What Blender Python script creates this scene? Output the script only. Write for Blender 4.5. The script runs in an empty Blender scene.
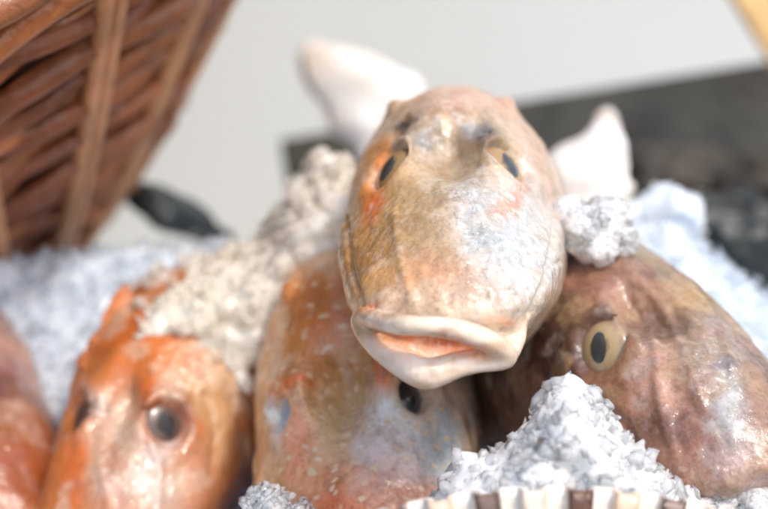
import bpy, bmesh, math, random
import numpy as np
from mathutils import Vector, Matrix, Euler

# One Blender unit is ten centimetres.
sc = bpy.context.scene
col = sc.collection
rng = np.random.default_rng(7)
random.seed(7)
sc.unit_settings.system = 'METRIC'
sc.unit_settings.scale_length = 0.1

# ------------------------------------------------------------------ camera
D0 = 5.86
S = 2.48 / 768.0
PITCH = math.radians(10)
dirv = np.array([0, math.cos(PITCH), -math.sin(PITCH)])
upv = np.array([0, math.sin(PITCH), math.cos(PITCH)])
rtv = np.array([1.0, 0, 0])
cam_loc = -D0 * dirv
cd = bpy.data.cameras.new('camera')
cam = bpy.data.objects.new('camera', cd)
col.objects.link(cam)
cam.location = cam_loc
cam.rotation_euler = (math.radians(90) - PITCH, 0, 0)
cd.lens = 85
cd.sensor_width = 36
cd.clip_start = 0.05
cd.clip_end = 500
cd.dof.use_dof = True
cd.dof.focus_distance = D0 - 0.22
cd.dof.aperture_fstop = 0.55
cd.dof.aperture_blades = 9
sc.camera = cam

def P(px, py, d):
    k = (D0 + d) / D0
    return cam_loc + dirv * (D0 + d) + rtv * ((px - 384) * S * k) + upv * ((254.5 - py) * S * k)

def proj(V):
    q = V - cam_loc
    dep = q @ dirv
    return 384 + (q @ rtv) / S * D0 / dep, 254.5 - (q @ upv) / S * D0 / dep, dep - D0

# ------------------------------------------------------------------ naming
def tag(o, label=None, cat=None, group=None, kind=None):
    if label: o['label'] = label
    if cat: o['category'] = cat
    if group: o['group'] = group
    if kind: o['kind'] = kind
    return o

def link(name, me, mat=None, parent=None):
    o = bpy.data.objects.new(name, me)
    col.objects.link(o)
    if mat: me.materials.append(mat)
    if parent is not None:
        o.parent = parent
    return o

def empty(name, loc, rot=None):
    o = bpy.data.objects.new(name, None)
    col.objects.link(o)
    o.empty_display_size = 0.1
    M = Matrix.Translation(Vector(loc))
    if rot is not None:
        M = M @ Matrix(rot.tolist()).to_4x4()
    o.matrix_world = M
    return o

def mesh_np(name, V, F, smooth=True):
    me = bpy.data.meshes.new(name)
    V = np.asarray(V, dtype=np.float32)
    F = np.asarray(F, dtype=np.int32)
    n = F.shape[1]
    me.vertices.add(len(V)); me.vertices.foreach_set('co', V.ravel())
    me.loops.add(F.size); me.loops.foreach_set('vertex_index', F.ravel())
    me.polygons.add(len(F))
    me.polygons.foreach_set('loop_start', np.arange(0, F.size, n, dtype=np.int32))
    me.polygons.foreach_set('loop_total', np.full(len(F), n, dtype=np.int32))
    me.update(calc_edges=True)
    me.validate()
    if smooth:
        me.polygons.foreach_set('use_smooth', np.ones(len(me.polygons), dtype=bool))
    return me

class MB:
    """collects tubes / grids into one mesh"""
    def __init__(self): self.v = []; self.f = []
    def grid(self, G, close_u=False):
        nu, nv = G.shape[:2]
        b = len(self.v)
        self.v += [tuple(p) for p in G.reshape(-1, 3)]
        for i in range(nu if close_u else nu - 1):
            for j in range(nv - 1):
                i2 = (i + 1) % nu
                self.f.append((b + i*nv + j, b + i2*nv + j, b + i2*nv + j + 1, b + i*nv + j + 1))
    def tube(self, pts, rad, n=10):
        pts = np.asarray(pts, float)
        rad = np.broadcast_to(np.asarray(rad, float), (len(pts),))
        T = np.gradient(pts, axis=0); T /= np.linalg.norm(T, axis=1)[:, None] + 1e-9
        ref = np.array([0.31, 0.2, 0.93])
        G = np.zeros((n, len(pts) + 2, 3))
        for k in range(len(pts)):
            a = np.cross(T[k], ref); a /= np.linalg.norm(a) + 1e-9
            b = np.cross(T[k], a)
            for i in range(n):
                t = 2*math.pi*i/n
                G[i, k+1] = pts[k] + rad[k]*(math.cos(t)*a + math.sin(t)*b)
        G[:, 0] = pts[0]; G[:, -1] = pts[-1]
        self.grid(G, True)
    def build(self, name, mat, parent=None, smooth=True):
        me = bpy.data.meshes.new(name)
        me.from_pydata(self.v, [], self.f)
        me.validate()
        me.polygons.foreach_set('use_smooth', np.full(len(me.polygons), smooth))
        return link(name, me, mat, parent)

# ------------------------------------------------------------------ noise and implicit surfaces
def vnoise(p, freq, seed=0):
    q = np.asarray(p) * freq + seed * 17.31
    i = np.floor(q).astype(np.int64); f = q - i
    f = f*f*(3 - 2*f)
    def h(a, b, c):
        n = (a*374761393 + b*668265263 + c*2147483647 + seed*974711) & 0xffffffff
        n = ((n ^ (n >> 13)) * 1274126177) & 0xffffffff
        n = ((n ^ (n >> 16)) * 2246822519) & 0xffffffff
        return ((n ^ (n >> 15)) & 0xffff) / 32767.5 - 1
    r = 0
    for a in (0, 1):
        for b in (0, 1):
            for c in (0, 1):
                w = (f[..., 0] if a else 1-f[..., 0])*(f[..., 1] if b else 1-f[..., 1])*(f[..., 2] if c else 1-f[..., 2])
                r = r + w*h(i[..., 0]+a, i[..., 1]+b, i[..., 2]+c)
    return r

def fbm(p, freq, seed=0, o=3):
    return sum(vnoise(p, freq*2**k, seed+k)/2**k for k in range(o))

def smin(a, b, k):
    h = np.clip(0.5 + 0.5*(b-a)/k, 0, 1)
    return b + (a-b)*h - k*h*(1-h)
def smax(a, b, k): return -smin(-a, -b, k)

def nets(F, xs, ys, zs):
    s = F < 0
    nx, ny, nz = F.shape
    X = [xs, ys, zs]
    cnt = np.zeros((nx-1, ny-1, nz-1), np.int8)
    for a in (0, 1):
        for b in (0, 1):
            for c in (0, 1):
                cnt += s[a:nx-1+a, b:ny-1+b, c:nz-1+c]
    act = np.argwhere((cnt > 0) & (cnt < 8))
    idx = np.full(cnt.shape, -1, np.int64)
    idx[tuple(act.T)] = np.arange(len(act))
    acc = np.zeros((len(act), 3)); num = np.zeros(len(act))
    corners = [(a, b, c) for a in (0, 1) for b in (0, 1) for c in (0, 1)]
    for u in corners:
        for ax in range(3):
            if u[ax]: continue
            v = list(u); v[ax] = 1
            A = act + np.array(u); B = act + np.array(v)
            fa = F[tuple(A.T)]; fb = F[tuple(B.T)]
            m = (fa < 0) != (fb < 0)
            t = np.where(m, fa/np.where(m, fa-fb, 1), 0)
            for k in range(3):
                pa = X[k][A[:, k]]; pb = X[k][B[:, k]]
                acc[:, k] += np.where(m, pa + t*(pb-pa), 0)
            num += m
    V = acc/num[:, None]
    Q = []
    for ax in range(3):
        o1, o2 = [(1, 2), (2, 0), (0, 1)][ax]
        sl0 = [slice(None)]*3; sl1 = [slice(None)]*3
        sl0[ax] = slice(0, -1); sl1[ax] = slice(1, None)
        d = s[tuple(sl0)] != s[tuple(sl1)]
        e = np.argwhere(d)
        m = (e[:, o1] > 0) & (e[:, o2] > 0) & (e[:, o1] < F.shape[o1]-1) & (e[:, o2] < F.shape[o2]-1)
        e = e[m]
        flip = s[tuple(e.T)]
        def c(da, db):
            g = e.copy(); g[:, o1] += da; g[:, o2] += db
            return idx[tuple(g.T)]
        q = np.stack([c(-1, -1), c(0, -1), c(0, 0), c(-1, 0)], 1)
        q[~flip] = q[~flip][:, ::-1]
        Q.append(q)
    return V, np.concatenate(Q)

def vnormals(V, Q):
    n = np.cross(V[Q[:, 2]]-V[Q[:, 0]], V[Q[:, 3]]-V[Q[:, 1]])
    N = np.zeros_like(V)
    for k in range(4):
        np.add.at(N, Q[:, k], n)
    return N/(np.linalg.norm(N, axis=1)[:, None]+1e-12)

def relax(V, Q, it=1, lam=0.5):
    for _ in range(it):
        A = np.zeros_like(V); c = np.zeros(len(V))
        for k in range(4):
            np.add.at(A, Q[:, k], V[Q[:, (k+1) % 4]]); np.add.at(c, Q[:, k], 1)
            np.add.at(A, Q[:, k], V[Q[:, (k+3) % 4]]); np.add.at(c, Q[:, k], 1)
        V = V + lam*(A/np.maximum(c, 1)[:, None]-V)
    return V

def lin(c):
    c = np.asarray(c, float)/255
    return np.where(c <= .04045, c/12.92, ((c+.055)/1.055)**2.4)

# ------------------------------------------------------------------ materials
def newmat(name):
    m = bpy.data.materials.new(name); m.use_nodes = True
    nt = m.node_tree; nt.nodes.clear()
    out = nt.nodes.new('ShaderNodeOutputMaterial')
    return m, nt, out
def N(nt, t, **kw):
    n = nt.nodes.new('ShaderNode'+t)
    for k, v in kw.items():
        if k in n.inputs: n.inputs[k].default_value = v
        else: setattr(n, k, v)
    return n
def L(nt, a, b): nt.links.new(a, b)
def ramp(nt, fac, stops, interp='LINEAR'):
    r = N(nt, 'ValToRGB'); r.color_ramp.interpolation = interp
    e = r.color_ramp.elements
    while len(e) < len(stops): e.new(0.5)
    for el, (p, c) in zip(e, stops):
        el.position = p
        if not hasattr(c, '__len__'): c = (c, c, c)
        el.color = (*c[:3], 1)
    L(nt, fac, r.inputs[0]); return r
def mixc(nt, f, a, b, mode='MIX'):
    m = N(nt, 'Mix', data_type='RGBA', blend_type=mode)
    for v, s in ((f, 0), (a, 6), (b, 7)):
        if hasattr(v, 'links'): L(nt, v, m.inputs[s])
        else: m.inputs[s].default_value = v if s == 0 else (*v[:3], 1)
    return m.outputs[2]
def math_(nt, op, a, b=0.0, clamp=False):
    m = N(nt, 'Math', operation=op, use_clamp=clamp)
    for i, v in enumerate((a, b)):
        if hasattr(v, 'links'): L(nt, v, m.inputs[i])
        else: m.inputs[i].default_value = v
    return m.outputs[0]

def simple(name, c, rough=0.5, var=0.25, scale=6, bump=0.0, bscale=20, **kw):
    m, nt, out = newmat(name)
    b = N(nt, 'BsdfPrincipled'); b.inputs['Roughness'].default_value = rough
    tc = N(nt, 'TexCoord')
    n = N(nt, 'TexNoise', Scale=scale, Detail=5.0)
    L(nt, tc.outputs['Object'], n.inputs['Vector'])
    c = np.array(c)
    r = ramp(nt, n.outputs[0], [(0.25, c*(1-var)), (0.75, np.minimum(c*(1+var), 1))])
    L(nt, r.outputs[0], b.inputs['Base Color'])
    for k, v in kw.items():
        b.inputs[k].default_value = v
    if bump:
        n2 = N(nt, 'TexNoise', Scale=bscale, Detail=4.0)
        L(nt, tc.outputs['Object'], n2.inputs['Vector'])
        bp = N(nt, 'Bump', Strength=1.0, Distance=bump)
        L(nt, n2.outputs[0], bp.inputs['Height']); L(nt, bp.outputs[0], b.inputs['Normal'])
    L(nt, b.outputs[0], out.inputs[0])
    return m

def skin_mat(name, spots=0.0, rough=0.33, streak=0.5, bumpk=1.0, flecks=0.3):
    m, nt, out = newmat(name)
    b = N(nt, 'BsdfPrincipled')
    tc = N(nt, 'TexCoord'); co = tc.outputs['Object']
    at = N(nt, 'Attribute', attribute_name='tint')
    sh = N(nt, 'Attribute', attribute_name='sheen_amount')
    # mottling: fine dark speckle, streaks running along the head, silvery flecks doubling as painted glints
    mp = N(nt, 'Mapping'); mp.inputs['Scale'].default_value = (1.0, 0.72, 0.72)
    L(nt, co, mp.inputs[0])
    n1 = N(nt, 'TexNoise', Scale=30.0, Detail=6.0, Roughness=0.65); L(nt, mp.outputs[0], n1.inputs['Vector'])
    n2 = N(nt, 'TexNoise', Scale=9.0, Detail=5.0, Roughness=0.6, Distortion=0.6); L(nt, co, n2.inputs['Vector'])
    n3 = N(nt, 'TexNoise', Scale=75.0, Detail=3.0, Roughness=0.7); L(nt, co, n3.inputs['Vector'])
    mo = at.outputs['Alpha']
    r1 = ramp(nt, n1.outputs[0], [(0.3, (0.56, 0.50, 0.40)), (0.52, (1, 1, 1)), (0.75, (1.0, 1.0, 1.0))])
    c = mixc(nt, math_(nt, 'MULTIPLY', mo, streak), at.outputs['Color'], r1.outputs[0], 'MULTIPLY')
    r2 = ramp(nt, n2.outputs[0], [(0.3, (0.80, 0.70, 0.56)), (0.55, (1, 1, 1))])
    c = mixc(nt, math_(nt, 'MULTIPLY', mo, 0.5), c, r2.outputs[0], 'MULTIPLY')
    r3 = ramp(nt, n3.outputs[0], [(0.33, (0.42, 0.36, 0.29)), (0.49, (1, 1, 1))])
    c = mixc(nt, math_(nt, 'MULTIPLY', mo, 0.4), c, r3.outputs[0], 'MULTIPLY')
    if spots:
        spots = min(1.0, spots*1.3)
        mp2 = N(nt, 'Mapping'); mp2.inputs['Scale'].default_value = (1.0, 1.6, 1.6)
        nd = N(nt, 'TexNoise', Scale=6.0); L(nt, co, nd.inputs['Vector'])
        va = N(nt, 'VectorMath', operation='MULTIPLY_ADD'); va.inputs[1].default_value = (0.1,)*3
        L(nt, nd.outputs[1], va.inputs[0]); L(nt, co, va.inputs[2]); L(nt, va.outputs[0], mp2.inputs[0])
        vo = N(nt, 'TexVoronoi', Scale=17.0); L(nt, mp2.outputs[0], vo.inputs['Vector'])
        vr = ramp(nt, vo.outputs['Distance'], [(0.16, 1.0), (0.32, 0.0)])
        sp = math_(nt, 'MULTIPLY', vr.outputs[0], spots)
        c = mixc(nt, sp, c, (0.75, 0.55, 0.36))
    nf = N(nt, 'TexNoise', Scale=40.0, Detail=5.0, Roughness=0.75, Distortion=0.4); L(nt, mp.outputs[0], nf.inputs['Vector'])
    fr = ramp(nt, nf.outputs[0], [(0.50, 0.0), (0.62, 1.0)])
    ff = math_(nt, 'MULTIPLY', fr.outputs[0], math_(nt, 'MULTIPLY', sh.outputs['Fac'], flecks))
    c = mixc(nt, ff, c, (0.80, 0.80, 0.80))  # silvery flecks also paint wet glints into the colour
    L(nt, c, b.inputs['Base Color'])
    rr = ramp(nt, n1.outputs[0], [(0.3, rough+0.12), (0.7, rough-0.1)])
    L(nt, rr.outputs[0], b.inputs['Roughness'])
    b.inputs['Subsurface Weight'].default_value = 0.25
    b.inputs['Subsurface Radius'].default_value = (1.0, 0.45, 0.28)
    b.inputs['Subsurface Scale'].default_value = 0.035
    b.inputs['Specular IOR Level'].default_value = 0.5
    b.inputs['Coat Roughness'].default_value = 0.06
    b.inputs['Coat IOR'].default_value = 1.5
    cw = math_(nt, 'MULTIPLY_ADD', sh.outputs['Fac'], 0.6, True)
    cw.node.inputs[2].default_value = 0.6
    L(nt, cw, b.inputs['Coat Weight'])
    # bump: pores and slime
    v1 = N(nt, 'TexVoronoi', Scale=48.0); L(nt, mp.outputs[0], v1.inputs['Vector'])
    h1 = math_(nt, 'MULTIPLY', n1.outputs[0], 0.6)
    h2 = math_(nt, 'MULTIPLY', v1.outputs['Distance'], 0.35)
    h = math_(nt, 'ADD', h1, h2)
    bs = N(nt, 'Bump', Strength=0.6*bumpk, Distance=0.010); L(nt, h, bs.inputs['Height'])
    L(nt, bs.outputs[0], b.inputs['Normal'])
    # coat ripples, stronger where the slime glitters
    n4 = N(nt, 'TexNoise', Scale=17.0, Detail=3.0, Roughness=0.55, Distortion=1.2); L(nt, co, n4.inputs['Vector'])
    v2 = N(nt, 'TexVoronoi', Scale=34.0, feature='SMOOTH_F1'); L(nt, co, v2.inputs['Vector'])
    hc = math_(nt, 'ADD', n4.outputs[0], math_(nt, 'MULTIPLY', v2.outputs['Distance'], 0.5))
    cs = math_(nt, 'MULTIPLY_ADD', sh.outputs['Fac'], 0.75, True); cs.node.inputs[2].default_value = 0.5
    bc = N(nt, 'Bump', Distance=0.016); L(nt, cs, bc.inputs['Strength']); L(nt, hc, bc.inputs['Height'])
    L(nt, bc.outputs[0], b.inputs['Coat Normal'])
    L(nt, b.outputs[0], out.inputs[0])
    return m

def ice_mat(name, c=(0.86, 0.90, 0.93), trans=0.5, bs=30.0, dist=0.02, glow=1.0):
    m, nt, out = newmat(name)
    tc = N(nt, 'TexCoord'); co = tc.outputs['Object']
    n = N(nt, 'TexNoise', Scale=bs, Detail=4.0, Roughness=0.6); L(nt, co, n.inputs['Vector'])
    v = N(nt, 'TexVoronoi', Scale=bs*0.8); L(nt, co, v.inputs['Vector'])
    h = math_(nt, 'ADD', math_(nt, 'MULTIPLY', n.outputs[0], 0.5), v.outputs['Distance'])
    bp = N(nt, 'Bump', Strength=0.5, Distance=dist); L(nt, h, bp.inputs['Height'])
    w = N(nt, 'BsdfPrincipled', Roughness=0.22)
    w.inputs['Base Color'].default_value = (*c, 1)
    w.inputs['IOR'].default_value = 1.31
    w.inputs['Subsurface Weight'].default_value = 0.8
    w.inputs['Subsurface Radius'].default_value = (0.8, 0.95, 1.0)
    w.inputs['Subsurface Scale'].default_value = 0.12
    w.inputs['Coat Weight'].default_value = 0.5; w.inputs['Coat Roughness'].default_value = 0.06
    L(nt, bp.outputs[0], w.inputs['Normal'])
    g = N(nt, 'BsdfPrincipled', Roughness=0.1)
    g.inputs['Base Color'].default_value = (0.93, 0.96, 0.97, 1)
    g.inputs['Transmission Weight'].default_value = 1.0
    g.inputs['IOR'].default_value = 1.28
    L(nt, bp.outputs[0], g.inputs['Normal'])
    n2 = N(nt, 'TexNoise', Scale=7.0, Detail=3.0); L(nt, co, n2.inputs['Vector'])
    f = ramp(nt, n2.outputs[0], [(0.35, max(trans-0.25, 0)), (0.65, min(trans*2, 1))])
    mx = N(nt, 'MixShader'); L(nt, f.outputs[0], mx.inputs[0]); L(nt, w.outputs[0], mx.inputs[1]); L(nt, g.outputs[0], mx.inputs[2])
    L(nt, mx.outputs[0], out.inputs[0])
    return m

def eye_mat(name, pupilring, ring, outer):
    m, nt, out = newmat(name)
    b = N(nt, 'BsdfPrincipled', Roughness=0.25)
    tc = N(nt, 'TexCoord')
    sx = N(nt, 'SeparateXYZ'); L(nt, tc.outputs['Object'], sx.inputs[0])
    n = N(nt, 'TexNoise', Scale=40.0, Detail=3.0); L(nt, tc.outputs['Object'], n.inputs['Vector'])
    r = math_(nt, 'ADD', math_(nt, 'SQRT', math_(nt, 'ADD', math_(nt, 'MULTIPLY', sx.outputs[0], sx.outputs[0]), math_(nt, 'MULTIPLY', sx.outputs[1], sx.outputs[1]))),
              math_(nt, 'MULTIPLY', math_(nt, 'SUBTRACT', n.outputs[0], 0.5), 0.05))
    rs = math_(nt, 'MULTIPLY', r, 10.0)
    rp = ramp(nt, rs, [(0.30, pupilring), (0.45, ring), (0.75, np.array(ring)*0.9), (0.92, outer)])
    L(nt, rp.outputs[0], b.inputs['Base Color'])
    b.inputs['Coat Weight'].default_value = 0.7; b.inputs['Coat Roughness'].default_value = 0.10
    b.inputs['Subsurface Weight'].default_value = 0.2; b.inputs['Subsurface Scale'].default_value = 0.02
    L(nt, b.outputs[0], out.inputs[0])
    return m

# ------------------------------------------------------------------ fish
KEY = np.array([
 # y,     w,    top,  bottom, centre
 (-0.52, 0.015, -0.20, -0.23, -0.215),
 (-0.50, 0.12, -0.155, -0.265, -0.215),
 (-0.46, 0.19, -0.10, -0.30, -0.21),
 (-0.38, 0.245, -0.01, -0.34, -0.18),
 (-0.26, 0.285, 0.10, -0.38, -0.15),
 (-0.12, 0.315, 0.215, -0.41, -0.12),
 (0.04, 0.335, 0.315, -0.43, -0.09),
 (0.25, 0.355, 0.42, -0.44, -0.05),
 (0.50, 0.370, 0.50, -0.44, -0.02),
 (0.90, 0.370, 0.515, -0.42, 0.0),
 (1.40, 0.310, 0.42, -0.36, 0.0),
 (2.00, 0.180, 0.26, -0.24, 0.0),
 (2.45, 0.075, 0.14, -0.10, 0.02),
 (2.60, 0.03, 0.08, -0.03, 0.03),
 (2.62, 0.01, 0.06, 0.0, 0.03)])
EYE_C = np.array([0.165, 0.045, 0.205])
EYE_G = np.array([0.82, -0.46, 0.20]); EYE_G /= np.linalg.norm(EYE_G)
EYE_R = 0.088
_yt = np.linspace(-0.6, 2.7, 1321)
def _prof(i, sig=.05):
    p = np.interp(_yt, KEY[:, 0], KEY[:, i])
    k = np.exp(-0.5*(np.arange(-60, 61)*0.0025/sig)**2); k /= k.sum()
    q = np.convolve(np.pad(p, 60, mode='edge'), k, 'valid')
    t = np.clip((_yt+0.50)/0.12, 0, 1)
    return p*(1-t)+q*t
PROF = [None]+[_prof(i) for i in (1, 2, 3, 4)]

def trunk(X, Y, Z, kw):
    """tapering head and body: sections across the long axis"""
    w, zt, zb, zc = [np.interp(Y, _yt, PROF[i]) for i in (1, 2, 3, 4)]
    w = w*kw.get('wide', 1)
    Zr = Z - zc + kw.get('sag', 0)*np.clip(Y-0.7, 0, None)**1.3
    up = np.where(Zr > 0, zt-zc, zc-zb)
    u = np.abs(X)/w; v = np.abs(Zr)/up
    t = np.clip((Y+0.05)/0.5, 0, 1)
    p = np.where(Zr > 0, 1.62+kw.get('dome', 0.4)*t*t*(3-2*t), 1.85)
    F = ((u**p + v**p)**(1/p) - 1)*np.minimum(w, np.minimum(zt-zc, zc-zb))
    F = np.where(Y < -0.525, 0.03+np.abs(F), F)
    return np.where(Y > 2.61, 0.05, F)

def eye_place(s, kw):
    """eye centre so that the lens lies almost flush with the skin"""
    g = EYE_G*np.array([s, 1, 1]); c = EYE_C*np.array([s*kw.get('ex', 1), 1, 1])
    ts = np.linspace(-0.15, 0.3, 181)
    q = c+g*ts[:, None]
    f = trunk(q[:, 0], q[:, 1], q[:, 2], kw)
    q = c+g*ts[np.argmax(f > 0)]
    e = 0.02
    n = np.array([trunk(*(q+d), kw)-trunk(*(q-d), kw) for d in np.eye(3)*e]); n /= np.linalg.norm(n)
    g = g*0.42+n*0.58; g /= np.linalg.norm(g)
    return q-g*(kw.get('dep', 0.034) if s*kw.get('sunk', 0) <= 0 else 0.11), g

def fish_sdf(X, Y, Z, kw):
    F = trunk(X, Y, Z, kw)
    ER = kw.get('er', 1.0)
    for s in (-1, 1):
        c, g = eye_place(s, kw)
        dx, dy, dz = X-c[0], Y-c[1], Z-c[2]
        h = dx*g[0]+dy*g[1]+dz*g[2]
        r = np.sqrt(np.maximum(dx*dx+dy*dy+dz*dz-h*h, 0))
        if s*kw.get('sunk', 0) > 0: continue
        # lid swelling round the eye, then the socket
        tor = np.sqrt((r-0.110*ER)**2+(h-0.012)**2)-0.022*kw.get('lid', 1)
        F = smin(F, tor, 0.07)
        cup = (np.sqrt((r/(EYE_R*ER*0.95))**2+((h-0.050)/0.070)**2)-1)*0.07
        F = smax(F, -cup, 0.035)
        # bony brow above the eye and the hollow inside of it
        b = c+np.array([-0.055*s, 0.03, 0.075])
        if kw.get('brow', 1) > 0.3: F = smin(F, np.sqrt((X-b[0])**2+((Y-b[1])/1.5)**2+((Z-b[2])/1.1)**2)-0.034*kw.get('brow', 1), 0.10)
        # cheek ridge, gill cover edge and spines
        F = smin(F, capsule(X, Y, Z, (0.27*s, 0.12, 0.0), (0.20*s, -0.30, -0.16), 0.045, 0.045), 0.08)
        F = smin(F, capsule(X, Y, Z, (0.35*s, 0.75, 0.10), (0.388*s, 0.66, 0.08), 0.02, 0.005), 0.03)
        F = smin(F, capsule(X, Y, Z, (0.17*s, 0.54, 0.41), (0.185*s, 0.46, 0.435), 0.02, 0.01), 0.06)
        F = smax(F, -capsule(X, Y, Z, (0.385*s, 0.66, 0.28), (0.37*s, 0.70, -0.25), 0.014, 0.014), 0.03)
    F = smax(F, -(np.sqrt((X/0.085)**2+((Y+0.10)/0.25)**2+((Z-0.30)/0.13)**2)-1)*0.08, 0.08)
    return F

def capsule(X, Y, Z, a, b, ra, rb):
    a = np.array(a); b = np.array(b); ba = b-a
    t = np.clip(((X-a[0])*ba[0]+(Y-a[1])*ba[1]+(Z-a[2])*ba[2])/(ba@ba), 0, 1)
    return np.sqrt((X-a[0]-t*ba[0])**2+(Y-a[1]-t*ba[1])**2+(Z-a[2]-t*ba[2])**2)-(ra+(rb-ra)*t)

def chain(F, X, Y, Z, pts, k, grow=1.0, sub=False):
    xs, ys, zs = X[:, 0, 0], Y[0, :, 0], Z[0, 0, :]
    pts = np.array(pts)
    for a, b in zip(pts[:-1], pts[1:]):
        lo = np.minimum(a[:3], b[:3])-max(a[3], b[3])-k*1.5; hi = np.maximum(a[:3], b[:3])+max(a[3], b[3])+k*1.5
        ix = slice(*np.searchsorted(xs, (lo[0], hi[0]))); iy = slice(*np.searchsorted(ys, (lo[1], hi[1]))); iz = slice(*np.searchsorted(zs, (lo[2], hi[2])))
        if sub:
            F[ix, iy, iz] = smax(F[ix, iy, iz], -capsule(X[ix], Y[:, iy], Z[:, :, iz], a[:3], b[:3], a[3], b[3]), k)
        else:
            F[ix, iy, iz] = smin(F[ix, iy, iz], capsule(X[ix], Y[:, iy], Z[:, :, iz], a[:3], b[:3], a[3], b[3]), k)
    return F

def frame(yaw, pitch, roll):
    R = np.stack([rtv, dirv, upv], 1)
    return R @ np.array(Euler((0, math.radians(roll), 0)).to_matrix()) @ np.array(Euler((0, 0, math.radians(yaw))).to_matrix()) @ np.array(Euler((math.radians(pitch), 0, 0)).to_matrix())

def pick(V, Nn, px, py):
    u, v, d = proj(V)
    m = (np.abs(u-px) < 7) & (np.abs(v-py) < 7) & ((Nn @ dirv) < 0.1)
    if not m.any():
        i = np.argmin((u-px)**2+(v-py)**2 + 1e4*((Nn @ dirv) > 0.1))
        return V[i]
    k = np.where(m)[0]
    k = k[d[k] < d[k].min()+0.3]
    return V[k[np.argmin((u[k]-px)**2+(v[k]-py)**2)]]

def paint(V, Nn, base, spots, seed, warp=0.05, blotch=()):
    """albedo: a base tint with soft-edged patches centred on points of the skin"""
    W = V + warp*np.stack([fbm(V, 7, seed+i, 3) for i in (1, 5, 9)], 1)
    C = np.tile(lin(base), (len(V), 1))
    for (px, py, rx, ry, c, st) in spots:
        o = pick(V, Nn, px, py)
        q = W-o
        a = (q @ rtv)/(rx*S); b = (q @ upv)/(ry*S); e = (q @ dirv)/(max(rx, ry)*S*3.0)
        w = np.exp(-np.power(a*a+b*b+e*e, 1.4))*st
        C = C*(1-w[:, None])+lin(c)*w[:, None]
    for k, (c, fq, lo, st) in enumerate(blotch):
        w = np.clip((fbm(V, fq, seed+30+k*7, 4)-lo)/0.35, 0, 1)*st
        C = C*(1-w[:, None])+lin(c)*w[:, None]
    return np.clip(C, 0.002, 0.95)

def sheen(V, Nn, spots):
    C = np.zeros(len(V))
    W = V + 0.05*np.stack([fbm(V, 9, 50+i, 3) for i in (1, 5, 9)], 1)
    for (px, py, rx, ry, st) in spots:
        q = W-pick(V, Nn, px, py)
        C = np.maximum(C, st*np.exp(-(((q @ rtv)/(rx*S))**2+((q @ upv)/(ry*S))**2+((q @ dirv)/(max(rx, ry)*S*1.6))**2)))
    return C

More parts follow.
